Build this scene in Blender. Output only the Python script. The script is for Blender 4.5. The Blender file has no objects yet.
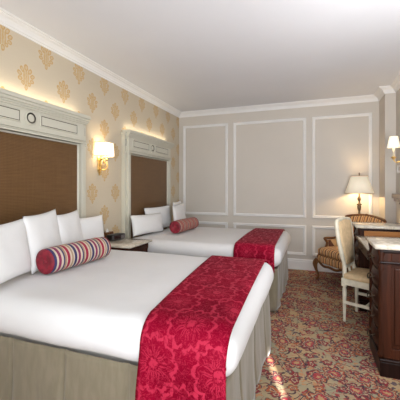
import bpy, bmesh, math, random
from mathutils import Vector, Matrix, noise
random.seed(7)
PI = math.pi
SC = bpy.context.scene
COL = SC.collection
sin, cos = math.sin, math.cos

# ------------------------------------------------------------------ node maths
class N:
    """wraps a float socket so that shader maths can be written as formulas"""
    def __init__(s, g, k): s.g, s.k = g, k
    def _m(s, op, *a, clamp=False):
        n = s.g.nodes.new('ShaderNodeMath'); n.operation = op; n.use_clamp = clamp
        for i, v in enumerate((s,) + a):
            if isinstance(v, N): s.g.links.new(v.k, n.inputs[i])
            else: n.inputs[i].default_value = float(v)
        return N(s.g, n.outputs[0])
    def __add__(s, o): return s._m('ADD', o)
    __radd__ = __add__
    def __sub__(s, o): return s._m('SUBTRACT', o)
    def __rsub__(s, o): return (s * -1) + o
    def __mul__(s, o): return s._m('MULTIPLY', o)
    __rmul__ = __mul__
    def __truediv__(s, o): return s._m('DIVIDE', o)
    def floor(s): return s._m('FLOOR')
    def fract(s): return s._m('FRACT')
    def abs(s): return s._m('ABSOLUTE')
    def sin(s): return s._m('SINE')
    def cos(s): return s._m('COSINE')
    def sqrt(s): return s._m('SQRT')
    def lt(s, o): return s._m('LESS_THAN', o)
    def gt(s, o): return s._m('GREATER_THAN', o)
    def min(s, o): return s._m('MINIMUM', o)
    def max(s, o): return s._m('MAXIMUM', o)
    def mod(s, o): return s._m('FLOORED_MODULO', o)
    def atan2(s, o): return s._m('ARCTAN2', o)
    def sstep(s, a, b):
        n = s.g.nodes.new('ShaderNodeMapRange'); n.interpolation_type = 'SMOOTHSTEP'
        s.g.links.new(s.k, n.inputs[0])
        n.inputs[1].default_value = a; n.inputs[2].default_value = b
        return N(s.g, n.outputs[0])

class Mat:
    def __init__(s, name, rough=.5, color=(.8, .8, .8), metal=0, **kw):
        m = bpy.data.materials.new(name); m.use_nodes = True
        s.m = m; s.g = m.node_tree; s.b = s.g.nodes['Principled BSDF']
        s.b.inputs['Base Color'].default_value = (*color, 1)
        s.b.inputs['Roughness'].default_value = rough
        s.b.inputs['Metallic'].default_value = metal
        for k, v in kw.items():
            s.b.inputs[k.replace('_', ' ')].default_value = v
        m.diffuse_color = (*color, 1)
    def coord(s, kind='Object'):
        t = s.g.nodes.new('ShaderNodeTexCoord'); return t.outputs[kind]
    def sep(s, v):
        n = s.g.nodes.new('ShaderNodeSeparateXYZ'); s.g.links.new(v, n.inputs[0])
        return [N(s.g, n.outputs[i]) for i in range(3)]
    def comb(s, x, y, z=0):
        n = s.g.nodes.new('ShaderNodeCombineXYZ')
        for i, v in enumerate((x, y, z)):
            if isinstance(v, N): s.g.links.new(v.k, n.inputs[i])
            else: n.inputs[i].default_value = v
        return n.outputs[0]
    def noise(s, v, scale, detail=3, rough=.5, dist=0):
        n = s.g.nodes.new('ShaderNodeTexNoise'); s.g.links.new(v, n.inputs['Vector'])
        n.inputs['Scale'].default_value = scale; n.inputs['Detail'].default_value = detail
        n.inputs['Roughness'].default_value = rough; n.inputs['Distortion'].default_value = dist
        return N(s.g, n.outputs[0])
    def mix(s, f, a, b):
        n = s.g.nodes.new('ShaderNodeMix'); n.data_type = 'RGBA'
        if isinstance(f, N): s.g.links.new(f.k, n.inputs[0])
        else: n.inputs[0].default_value = f
        for i, v in ((6, a), (7, b)):
            if isinstance(v, tuple): n.inputs[i].default_value = (*v, 1)
            else: s.g.links.new(v, n.inputs[i])
        return n.outputs[2]
    def color(s, c): s.g.links.new(c, s.b.inputs['Base Color'])
    def rough(s, r): s.g.links.new(r.k, s.b.inputs['Roughness'])
    def bump(s, h, strength=.3, dist=.01):
        n = s.g.nodes.new('ShaderNodeBump'); n.inputs['Strength'].default_value = strength
        n.inputs['Distance'].default_value = dist
        s.g.links.new(h.k, n.inputs['Height']); s.g.links.new(n.outputs[0], s.b.inputs['Normal'])

M = {}
def simple(name, color, rough=.5, metal=0, var=0, scale=8, bump=0, bscale=60, **kw):
    t = Mat(name, rough, color, metal, **kw); co = t.coord()
    n = t.noise(co, scale, 4)
    t.color(t.mix(n.sstep(.3, .7), tuple(c * (1 - var) for c in color), tuple(min(1, c * (1 + var)) for c in color)))
    if bump: t.bump(t.noise(co, bscale, 3), bump, .003)
    M[name] = t.m; return t

simple('ceiling_paint', (.745, .745, .76), .9, var=.02, scale=1)
simple('wall_paint', (.60, .55, .485), .75, var=.02, scale=1.5, bump=.05)
simple('trim_paint', (.80, .785, .76), .5, var=.015)
simple('headboard_paint', (.60, .575, .475), .45, var=.02, scale=3)
simple('groove_dark', (.10, .085, .06), .7)
simple('duvet_white', (.70, .69, .685), .85, var=.015, scale=3, bump=.12, bscale=9)
simple('pillow_white', (.76, .75, .735), .85, var=.01, scale=4, bump=.12, bscale=14)
simple('mattress_cloth', (.7, .68, .64), .9)
simple('brass', (.80, .55, .20), .28, 1, var=.15, scale=30)
simple('antique_brass', (.17, .115, .065), .35, 1, var=.3, scale=40)
simple('aged_bronze', (.10, .075, .055), .4, 1, var=.3, scale=40)
simple('black_plastic', (.012, .011, .012), .3)
simple('dark_display', (.02, .005, .005), .1)
simple('grey_plastic', (.11, .10, .10), .4)
simple('cream_paint', (.66, .60, .47), .5, var=.08, scale=20)
simple('cream_seat', (.62, .45, .26), .8, var=.1, scale=30, bump=.15)
simple('stone_shelf', (.25, .21, .19), .4, var=.15, scale=12)

# wood
def wood(name, a, b, rough=.3, ax=2):
    t = Mat(name, rough, a); x, y, z = t.sep(t.coord())
    sc = [22, 22, 22]; sc[ax] = 1.6
    v = t.comb(x * sc[0], y * sc[1], z * sc[2])
    n = t.noise(v, 1.0, 6, .6, 1.2)
    t.color(t.mix(n.sstep(.3, .75), a, b)); t.bump(n, .08, .002)
    t.b.inputs['Coat Weight'].default_value = 0; t.b.inputs['Specular IOR Level'].default_value = .14; t.b.inputs['Coat Roughness'].default_value = .15
    M[name] = t.m
wood('mahogany', (.024, .007, .003), (.058, .016, .007), .38)
wood('mahogany_dark', (.008, .004, .003), (.020, .008, .006))
wood('walnut', (.10, .04, .018), (.22, .10, .04), .35)
wood('lit_wood', (.26, .10, .03), (.42, .19, .06), .35, 0)  # warm light on the wood is painted into this tone

# marble
t = Mat('marble', .12, (.62, .56, .46)); co = t.coord()
n = t.noise(co, 5, 8, .65, 1.5); v = (n - .5).abs().sstep(0, .05)
t.color(t.mix(v * .6 + .4, (.36, .30, .23), t.mix(t.noise(co, 14, 5).sstep(.35, .7), (.66, .60, .50), (.52, .45, .36))))
M['marble'] = t.m

# wallpaper: cream ground with gold palmettes in a half-drop repeat
t = Mat('wallpaper', .6, (.62, .52, .36)); X, Y, Z = t.sep(t.coord())
PZ, PY = .2610, .4420
rowf = ((Z - 1.025) / PZ + .5).floor()
lz = Z - 1.025 - rowf * PZ
sh = rowf.mod(2.0) * (PY / 2)
ly = ((Y - 3.180 - sh) / PY + .5).fract() * PY - PY / 2
w = t.comb(Y, Z); wob = t.noise(w, 55, 2) - .5
ay = (ly + wob * .016).abs(); lz2 = lz + (t.noise(w, 60, 2) - .5) * .014
def ell(cx, cz, rx, rz, rot=0):
    dx, dz = ay - cx, lz2 - cz
    c, s_ = cos(rot), sin(rot)
    a = (dx * c + dz * s_) / rx; b = (dz * c - dx * s_) / rz
    return (a * a + b * b).sqrt()
lobes = [(0, .085, .022, .032, 0), (.040, .062, .019, .030, -.5), (.066, .022, .020, .027, -.9),
         (.060, -.022, .020, .024, -1.6), (.032, -.055, .017, .022, -.4), (0, -.088, .017, .030, 0)]
d = None
for L in lobes:
    e = ell(*L); d = e if d is None else d.min(e)
body = ell(0, .0, .038, .062)
fill = d.sstep(1.05, .85) * (d.sstep(.62, .45) * -.55 + 1)
bodyf = body.sstep(1.05, .85) * (((ay * 300).cos() * .4) + .6)
mot = fill.max(bodyf)
ground = t.mix(t.noise(t.comb(Y, Z), 1.2, 2).sstep(.35, .7), (.60, .515, .385), (.55, .475, .36))
fib = t.noise(t.comb(Y * 3, Z * 60), 3, 3)
ground = t.mix(fib.sstep(.3, .8) * .25, ground, (.66, .58, .45))
t.color(t.mix(mot * .90, ground, (.53, .32, .10)))
t.rough(mot * -.15 + .6)
M['wallpaper'] = t.m

# woven bronze headboard leather
t = Mat('bronze_weave', .35, (.12, .06, .03)); X, Y, Z = t.sep(t.coord())
gz = (Z * 520).sin() * .5 + .5; gy = (Y * 560).sin() * .5 + .5
streak = t.noise(t.comb(Y * 2, Z * 40), 2, 4); streak2 = t.noise(t.comb(Y * 30, Z * 1.2), 2, 3)
f = gz * gy * .5 + streak * .35 + streak2 * .25
t.color(t.mix(f.sstep(.2, .8), (.11, .055, .020), (.24, .125, .048)))
t.rough(f * .2 + .26); t.bump(gz * gy, .15, .001)
t.b.inputs['Metallic'].default_value = .15
M['bronze_weave'] = t.m

# sheet skirt cloth
t = Mat('skirt_cloth', .8, (.37, .33, .26)); co = t.coord(); X, Y, Z = t.sep(co)
n = t.noise(t.comb(X * 1.0, Y * 1.0, Z * .25), 30, 4)
t.color(t.mix(n.sstep(.3, .7), (.175, .145, .09), (.21, .175, .115))); t.bump(t.noise(co, 14, 3), .15, .01)
t.b.inputs['Sheen Weight'].default_value = .3
M['skirt_cloth'] = t.m

# damask runner, UV in metres
t = Mat('damask', .5, (.3, .01, .04)); U, V, _ = t.sep(t.coord('UV'))
_ = None
CW, CH = .31, .40
def cell(du, dv):
    a = ((U + du) / CW + .5).fract() * CW - CW / 2
    b = ((V + dv) / CH + .5).fract() * CH - CH / 2
    return a, b
def medallion(a, b):
    r = (a * a + (b * .8) * (b * .8)).sqrt(); th = (b * .8).atan2(a)
    R = (th * 6).cos().abs() * .019 + (th * 2).cos() * .008 + .088
    q = r / R
    ring = ((q - 1).abs()).sstep(.10, .05)
    pet = ((th * 6).cos().abs() - (q * 1.5 - .45).abs() * 1.2).sstep(.15, .4) * q.lt(.86) * q.gt(.28)
    vein = (th * 6).sin().abs().sstep(.18, .30)
    core = q.sstep(.24, .18)
    return (ring.max(pet * vein * .8)).max(core)
nz = t.comb(U, V)
U0, V0_ = U, V
U = U + (t.noise(nz, 30, 3) - .5) * .034; V = V + (t.noise(t.comb(V0_, U0), 30, 3) - .5) * .034
a1, b1 = cell(0, 0); a2, b2 = cell(CW / 2, CH / 2)
m1 = medallion(a1, b1).max(medallion(a2, b2))
uvn = nz; scr = (t.noise(uvn, 42, 3, .5, 1.5) - .5).abs().sstep(.034, .014) * .62
mm = (m1 * (t.noise(uvn, 55, 3).sstep(.30, .50))).max(scr)
t.color(t.mix(mm, t.mix(t.noise(uvn, 5, 2).sstep(.3, .7), (.15, .0006, .011), (.21, .0012, .016)), (.39, .020, .050)))
t.rough(mm * -.25 + .60); t.bump(mm, .35, .003)
t.b.inputs['Specular IOR Level'].default_value = .04; t.b.inputs['Sheen Weight'].default_value = 0; t.b.inputs['Sheen Roughness'].default_value = .4
t.b.inputs['Sheen Tint'].default_value = (.9, .1, .2, 1)
M['damask'] = t.m
simple('hem_red', (.22, .008, .025), .6)
simple('bolster_end', (.20, .006, .018), .6, var=.3, scale=30)

# stripes for bolster, along local Z (length)
def stripes(name, cols, period, ax=2, rough=.8, wig=0):
    t = Mat(name, rough, cols[0][1]); xyz = t.sep(t.coord()); co = t.coord()
    u = xyz[ax]
    f = (u / period).fract()
    cr = t.g.nodes.new('ShaderNodeValToRGB'); cr.color_ramp.interpolation = 'CONSTANT'
    e = cr.color_ramp.elements
    while len(e) > 1: e.remove(e[-1])
    e[0].position = 0; e[0].color = (*cols[0][1], 1)
    for p, c in cols[1:]:
        k = e.new(p); k.color = (*c, 1)
    t.g.links.new(f.k, cr.inputs[0])
    if wig:
        q = t.noise(t.comb(xyz[0], xyz[1], xyz[2]), 45, 2).sstep(.45, .6)
        t.color(t.mix(q * wig, cr.outputs[0], (.55, .38, .22)))
    else: t.g.links.new(cr.outputs[0], t.b.inputs['Base Color'])
    t.bump(t.noise(co, 90, 2), .2, .002)
    M[name] = t.m
cr_, rd, nv, tn, mg = (.55, .45, .35), (.30, .010, .04), (.035, .03, .10), (.33, .22, .14), (.22, .02, .08)
stripes('stripe_bright', [(0, rd), (.14, cr_), (.22, tn), (.30, cr_), (.36, nv), (.50, cr_), (.58, mg), (.70, cr_), (.80, nv), (.87, tn), (.95, cr_)], .19)
stripes('stripe_muted', [(0, (.36, .05, .05)), (.25, (.42, .26, .20)), (.40, (.13, .05, .08)), (.58, (.5, .36, .28)), (.68, (.36, .06, .06)), (.85, (.30, .17, .13))], .12, wig=.22)
stripes('stripe_orange', [(0, (.62, .34, .13)), (.30, (.12, .035, .02)), (.45, (.66, .44, .22)), (.62, (.45, .17, .06)), (.78, (.66, .44, .22)), (.88, (.14, .05, .03))], .125, ax=0)

# carpet: floral
t = Mat('carpet', .95, (.3, .27, .2)); co = t.coord(); X, Y, Z = t.sep(co)
wx = X + (t.noise(co, 13, 3) - .5) * .085; wy = Y + (t.noise(t.comb(Y, X), 13, 3) - .5) * .085
def vor(scale, seed, rnd=.85):
    px, py = (wx + seed) * scale, (wy - seed) * scale
    n = t.g.nodes.new('ShaderNodeTexVoronoi'); n.voronoi_dimensions = '2D'
    t.g.links.new(t.comb(px, py), n.inputs['Vector'])
    n.inputs['Scale'].default_value = 1.0; n.inputs['Randomness'].default_value = rnd
    pos = t.sep(n.outputs['Position']); cl = t.sep(n.outputs['Color'])
    dx, dy = (px - pos[0]), (py - pos[1])
    r = (dx * dx + dy * dy).sqrt(); th = dy.atan2(dx) + cl[1] * 6.28
    return r, th, cl
base = t.mix(t.noise(co, 5, 3).sstep(.35, .65), (.33, .30, .195), (.48, .33, .17))
# vines
vn = t.noise(co, 6, 2, .5, .8); vine = (vn - .5).abs().sstep(.018, .008)
c = t.mix(vine, base, (.055, .025, .04))
vn2 = t.noise(co, 10, 2, .5, 1.2); vine2 = (vn2 - .52).abs().sstep(.022, .010)
c = t.mix(vine2 * .8, c, (.36, .075, .055))
# leaves
r, th, cl = vor(17, 3.1, 1)
leaf = (r - (th.cos().abs() * .22 + .10)).sstep(.02, -.02) * cl[0].gt(.25)
c = t.mix(leaf, c, t.mix(cl[2].gt(.6), t.mix(cl[2].gt(.3), (.12, .08, .09), (.32, .04, .045)), (.50, .24, .11)))
# small flowers
r, th, cl = vor(9.5, 1.7)
R = (th * 2.5).cos().abs() * .14 + .20; q = r / R
fl = q.sstep(1.04, .96) * cl[0].gt(.2)
fc = t.mix(cl[2].gt(.55), (.26, .012, .025), (.42, .10, .035))
fc = t.mix(q.sstep(.62, .55), fc, (.44, .34, .21)); fc = t.mix(q.sstep(.36, .30), fc, (.17, .02, .04))
c = t.mix(q.sstep(1.3, 1.2) * cl[0].gt(.2) * .8, c, (.05, .025, .035)); c = t.mix(fl, c, fc)
# big flowers
r, th, cl = vor(4.3, 7.3, .9)
R = (th * 4).cos().abs() * .11 + .21; q = r / R
fl = q.sstep(1.03, .98) * cl[0].gt(.12)
fc = t.mix(cl[2].gt(.45), (.22, .010, .028), (.38, .07, .03))
fc = t.mix(q.sstep(.84, .80), fc, (.46, .36, .22)); fc = t.mix(q.sstep(.72, .68), fc, (.06, .03, .055))
fc = t.mix(q.sstep(.56, .52), fc, (.38, .03, .045)); fc = t.mix(q.sstep(.30, .25), fc, (.48, .30, .14))
pet = (th * 4).sin().abs().sstep(.25, .12) * q.gt(.3); fc = t.mix(pet * .6, fc, (.44, .33, .20))
c = t.mix(q.sstep(1.17, 1.10) * cl[0].gt(.12), c, (.045, .025, .04)); c = t.mix(fl, c, fc)
c = t.mix(t.noise(co, 220, 2).sstep(.2, .9) * .25, c, (.08, .04, .02))
t.color(c); t.bump(t.noise(co, 260, 2), .5, .004)
M['carpet'] = t.m

def emissive(name, color, strength, base=(.9, .85, .7), axgrad=None):
    t = Mat(name, .8, base)
    t.b.inputs['Emission Color'].default_value = (*color, 1)
    t.b.inputs['Emission Strength'].default_value = strength
    x, y, z = t.sep(t.coord()); n = t.noise(t.comb(x, y, z), 20, 2)
    t.color(t.mix(n.sstep(.3, .7), base, tuple(min(1, b * 1.04) for b in base)))
    if axgrad:
        z0, z1, e0, e1 = axgrad
        s = z.sstep(z0, z1) * (e1 - e0) + e0
        t.g.links.new(s.k, t.b.inputs['Emission Strength'])
    M[name] = t.m
emissive('sconce_shade', (1, .86, .62), 1.05)
emissive('lamp_shade', (1, .82, .58), .4, (.72, .66, .54), (-.15, .15, .28, .36))
emissive('mini_shade', (1, .88, .68), .7)
emissive('light_strip', (1, .84, .58), 1.6)
emissive('window_light', (.93, .96, 1), 1.0)

# ------------------------------------------------------------------ mesh helpers
def link(name, bm, mat, parent=None, smooth=False, loc=None, rot=None):
    me = bpy.data.meshes.new(name)
    bmesh.ops.recalc_face_normals(bm, faces=bm.faces)
    if smooth:
        for f in bm.faces: f.smooth = True
    bm.to_mesh(me); bm.free()
    for m in (mat if isinstance(mat, (list, tuple)) else [mat]): me.materials.append(M[m])
    o = bpy.data.objects.new(name, me); COL.objects.link(o)
    if parent is not None: o.parent = parent
    if loc is not None: o.location = loc
    if rot is not None: o.rotation_euler = rot
    return o
def tag(o, label=None, cat=None, group=None, kind=None):
    if label: o['label'] = label
    if cat: o['category'] = cat
    if group: o['group'] = group
    if kind: o['kind'] = kind
    return o
def empty(name, label, cat, loc, rz=0, group=None):
    o = bpy.data.objects.new(name, None); COL.objects.link(o)
    o.location = loc; o.rotation_euler = (0, 0, rz); o.empty_display_size = .1
    return tag(o, label, cat, group)
def box(bm, a, b, bev=0, seg=2, mat=0):
    x0, y0, z0 = (min(a[i], b[i]) for i in range(3)); x1, y1, z1 = (max(a[i], b[i]) for i in range(3))
    t = bmesh.new(); bmesh.ops.create_cube(t, size=1)
    for v in t.verts:
        v.co = Vector(((x0 + x1) / 2 + v.co.x * (x1 - x0), (y0 + y1) / 2 + v.co.y * (y1 - y0), (z0 + z1) / 2 + v.co.z * (z1 - z0)))
    if bev: bmesh.ops.bevel(t, geom=t.edges[:], offset=bev, segments=seg, affect='EDGES', profile=.5)
    merge(bm, t, mat)
def merge(bm, t, mat=0, mtx=None):
    mp = {}
    for v in t.verts: mp[v] = bm.verts.new(mtx @ v.co if mtx else v.co)
    for f in t.faces:
        try:
            nf = bm.faces.new([mp[v] for v in f.verts]); nf.material_index = mat or f.material_index; nf.smooth = f.smooth
        except ValueError: pass
    t.free()
def lathe(bm, prof, seg=24, c=(0, 0, 0), sx=1, sy=1, mtx=None, cap=True):
    rings = []
    for r, z in prof:
        ring = []
        for i in range(seg):
            a = 2 * PI * i / seg
            p = Vector((c[0] + r * cos(a) * sx, c[1] + r * sin(a) * sy, c[2] + z))
            ring.append(bm.verts.new(mtx @ p if mtx else p))
        rings.append(ring)
    for k in range(len(rings) - 1):
        for i in range(seg):
            bm.faces.new((rings[k][i], rings[k][(i + 1) % seg], rings[k + 1][(i + 1) % seg], rings[k + 1][i])).smooth = True
    if cap:
        bm.faces.new(rings[0][::-1]); bm.faces.new(rings[-1])
def catmull(P, n=8):
    P = [Vector(p) for p in P]; out = []
    for i in range(len(P) - 1):
        p0, p1, p2, p3 = P[max(i - 1, 0)], P[i], P[i + 1], P[min(i + 2, len(P) - 1)]
        for k in range(n):
            t = k / n
            out.append(.5 * ((2 * p1) + (p2 - p0) * t + (2 * p0 - 5 * p1 + 4 * p2 - p3) * t * t + (3 * p1 - p0 - 3 * p2 + p3) * t ** 3))
    out.append(P[-1]); return out
def tube(bm, pts, rad, seg=10, smooth_pts=0, closed=False, flat=1):
    """sweep; rad is a number or a list given per control point; flat squashes the section"""
    if smooth_pts:
        if not isinstance(rad, (int, float)):
            R = [Vector((r, 0, 0)) for r in rad]; rad = [v.x for v in catmull(R, smooth_pts)]
        pts = catmull(pts, smooth_pts)
    pts = [Vector(p) for p in pts]; n = len(pts)
    if isinstance(rad, (int, float)): rad = [rad] * n
    rings = []; up = None
    for i, p in enumerate(pts):
        if closed: d = (pts[(i + 1) % n] - pts[i - 1]).normalized()
        else: d = (pts[min(i + 1, n - 1)] - pts[max(i - 1, 0)]).normalized()
        if up is None:
            up = Vector((0, 0, 1)) if abs(d.z) < .9 else Vector((1, 0, 0))
        u = (up - d * up.dot(d)).normalized(); w = d.cross(u); up = u
        rings.append([bm.verts.new(p + (u * cos(2 * PI * k / seg) + w * sin(2 * PI * k / seg) * flat) * rad[i]) for k in range(seg)])
    for i in range(n if closed else n - 1):
        A, B = rings[i], rings[(i + 1) % n]
        for k in range(seg): bm.faces.new((A[k], A[(k + 1) % seg], B[(k + 1) % seg], B[k])).smooth = True
    if not closed: bm.faces.new(rings[0][::-1]); bm.faces.new(rings[-1])
def sweep(bm, path, prof, closed=False, z=0, flip=False):
    """profile (out, z) swept along a plan polyline with mitred corners; out = left of travel"""
    P = [Vector(p) for p in path]; n = len(P); rings = []
    for i in range(n):
        a = (P[i] - P[i - 1]).normalized() if (i or closed) else None
        b = (P[(i + 1) % n] - P[i]).normalized() if (i < n - 1 or closed) else None
        if a is None: a = b
        if b is None: b = a
        na, nb = Vector((-a.y, a.x)), Vector((-b.y, b.x))
        m = (na + nb); m = m / max(.2, m.dot(na)) if m.length > 1e-6 else na
        rings.append([bm.verts.new((P[i].x + m.x * o, P[i].y + m.y * o, z + h)) for o, h in prof])
    k = len(prof)
    for i in range(n if closed else n - 1):
        A, B = rings[i], rings[(i + 1) % n]
        for j in range(k): bm.faces.new((A[j], A[(j + 1) % k], B[(j + 1) % k], B[j]))
    if not closed: bm.faces.new(rings[0]); bm.faces.new(rings[-1][::-1])
def frame_rect(bm, o, ux, uz, nrm, x0, x1, z0, z1, w, prof=None):
    """picture-frame moulding on a plane: o origin, ux/uz axes, nrm out; outer rect, width w"""
    o, ux, uz, nrm = Vector(o), Vector(ux), Vector(uz), Vector(nrm)
    prof = prof or [(0, 0), (.1, .7), (.3, 1), (.5, .55), (.7, .8), (.9, .35), (1, 0)]
    H = prof[0][0] if False else 1
    cs = [(x0, z0, 1, 1), (x1, z0, -1, 1), (x1, z1, -1, -1), (x0, z1, 1, -1)]
    rings = []
    for cx, cz, sx, sz in cs:
        rings.append([bm.verts.new(o + ux * (cx + sx * a * w) + uz * (cz + sz * a * w) + nrm * (h * w * .45)) for a, h in prof])
    for i in range(4):
        A, B = rings[i], rings[(i + 1) % 4]
        for j in range(len(prof) - 1): bm.faces.new((A[j], A[j + 1], B[j + 1], B[j]))
def rbox(half, r, n=(20, 20, 8), amp=0, fr=3, off=(0, 0, 0)):
    """rounded box with an even grid; centre at origin"""
    t = bmesh.new(); hx, hy, hz = half
    idx = {}
    def vert(i, j, k):
        key = (i, j, k)
        if key in idx: return idx[key]
        p = Vector((-hx + 2 * hx * i / n[0], -hy + 2 * hy * j / n[1], -hz + 2 * hz * k / n[2]))
        q = Vector((max(-hx + r, min(hx - r, p.x)), max(-hy + r, min(hy - r, p.y)), max(-hz + r, min(hz - r, p.z))))
        d = p - q
        if d.length > 1e-6: p = q + d.normalized() * r
        if amp: p += (d.normalized() if d.length > 1e-6 else Vector((0, 0, 1))) * amp * noise.noise((p + Vector(off)) * fr)
        idx[key] = t.verts.new(p); return idx[key]
    for i in range(n[0]):
        for j in range(n[1]):
            for k in (0, n[2]): t.faces.new((vert(i, j, k), vert(i + 1, j, k), vert(i + 1, j + 1, k), vert(i, j + 1, k)))
        for k in range(n[2]):
            for j in (0, n[1]): t.faces.new((vert(i, j, k), vert(i + 1, j, k), vert(i + 1, j, k + 1), vert(i, j, k + 1)))
    for j in range(n[1]):
        for k in range(n[2]):
            for i in (0, n[0]): t.faces.new((vert(i, j, k), vert(i, j + 1, k), vert(i, j + 1, k + 1), vert(i, j, k + 1)))
    for f in t.faces: f.smooth = True
    return t

# ------------------------------------------------------------------ room
CZ = 2.765
XW, YB, XR, XC, YC, YF = 0.0, 5.43, 3.48, 3.345, 5.03, -1.6
def quad(name, pts, mat):
    bm = bmesh.new(); bm.faces.new([bm.verts.new(p) for p in pts])
    return tag(link(name, bm, mat), kind='structure')
def slab(name, a, b, mat):
    bm = bmesh.new(); box(bm, a, b); return tag(link(name, bm, mat), kind='structure')
slab('floor', (-.12, YF - .12, -.1), (XR + .12, YB + .12, 0), 'carpet')
slab('ceiling', (-.12, YF - .12, CZ), (XR + .12, YB + .12, CZ + .1), 'ceiling_paint')
slab('wall_left', (-.12, YF, 0), (0, YB, CZ), 'wallpaper')
slab('wall_back', (-.12, YB, 0), (XC, YB + .12, CZ), 'wall_paint')
slab('wall_right', (XR, YF, 0), (XR + .12, YC, CZ), 'wall_paint')
slab('wall_corner', (XC, YC, 0), (XR + .12, YB + .12, CZ), 'wall_paint')
# wall behind the camera with a window
bm = bmesh.new()
wx0, wx1, wz0, wz1 = .7, 2.9, .8, 2.35
for a, b in (((-.12, wz0 * 0), (wx0, CZ)), ((wx1, 0), (XR + .12, CZ)), ((wx0, 0), (wx1, wz0)), ((wx0, wz1), (wx1, CZ))):
    box(bm, (a[0], YF - .12, a[1]), (b[0], YF, b[1]))
tag(link('wall_front', bm, 'wall_paint'), kind='structure')
win = tag(bpy.data.objects.new('window_1', None), kind='structure'); COL.objects.link(win)
bm = bmesh.new()
for a, b in (((wx0, wz0), (wx0 + .06, wz1)), ((wx1 - .06, wz0), (wx1, wz1)), ((wx0, wz0), (wx1, wz0 + .06)), ((wx0, wz1 - .06), (wx1, wz1)), ((1.77, wz0), (1.83, wz1))):
    box(bm, (a[0], YF - .10, a[1]), (b[0], YF - .04, b[1]), .006)
tag(link('window_frame', bm, 'trim_paint', win), kind='structure')
bm = bmesh.new(); box(bm, (wx0, YF - .115, wz0), (wx1, YF - .105, wz1))
tag(link('window_pane', bm, 'window_light', win), kind='structure')

# crown moulding along the whole room
prof = [(0, 0), (0, -.085), (.010, -.085), (.014, -.070), (.022, -.066), (.028, -.050), (.045, -.030), (.066, -.022), (.070, -.014), (.086, -.012), (.090, 0)]
bm = bmesh.new()
sweep(bm, [(0, YF), (XR, YF), (XR, YC), (XC, YC), (XC, YB), (0, YB)], prof, closed=True, z=CZ)
tag(link('trim_1', bm, 'trim_paint'), kind='structure')
bp = [(0, 0), (.018, 0), (.018, .13), (.012, .145), (.016, .155), (.006, .175), (0, .175)]
def base(name, path):
    bm = bmesh.new(); sweep(bm, path, bp); tag(link(name, bm, 'trim_paint'), kind='structure')
base('baseboard_left', [(0, YB - .018), (0, YF)])
base('baseboard_back', [(XC, YB), (0, YB)])
base('baseboard_right', [(XR, YF), (XR, YC), (XC, YC), (XC, YB)])
# panel mouldings on the back wall
k = 2
for (x0, x1) in ((.085, .955), (1.055, 2.285), (2.375, 3.25)):
    for z0, z1 in ((.855, 2.515), (.235, .735)):
        bm = bmesh.new(); frame_rect(bm, (0, YB, 0), (1, 0, 0), (0, 0, 1), (0, -1, 0), x0, x1, z0, z1, .05)
        tag(link('trim_%d' % k, bm, 'trim_paint'), kind='structure'); k += 1
bm = bmesh.new(); frame_rect(bm, (XR, 0, 0), (0, -1, 0), (0, 0, 1), (-1, 0, 0), -4.93, -3.1, 1.55, 1.66, .03)
tag(link('trim_%d' % k, bm, 'trim_paint'), kind='structure')

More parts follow.
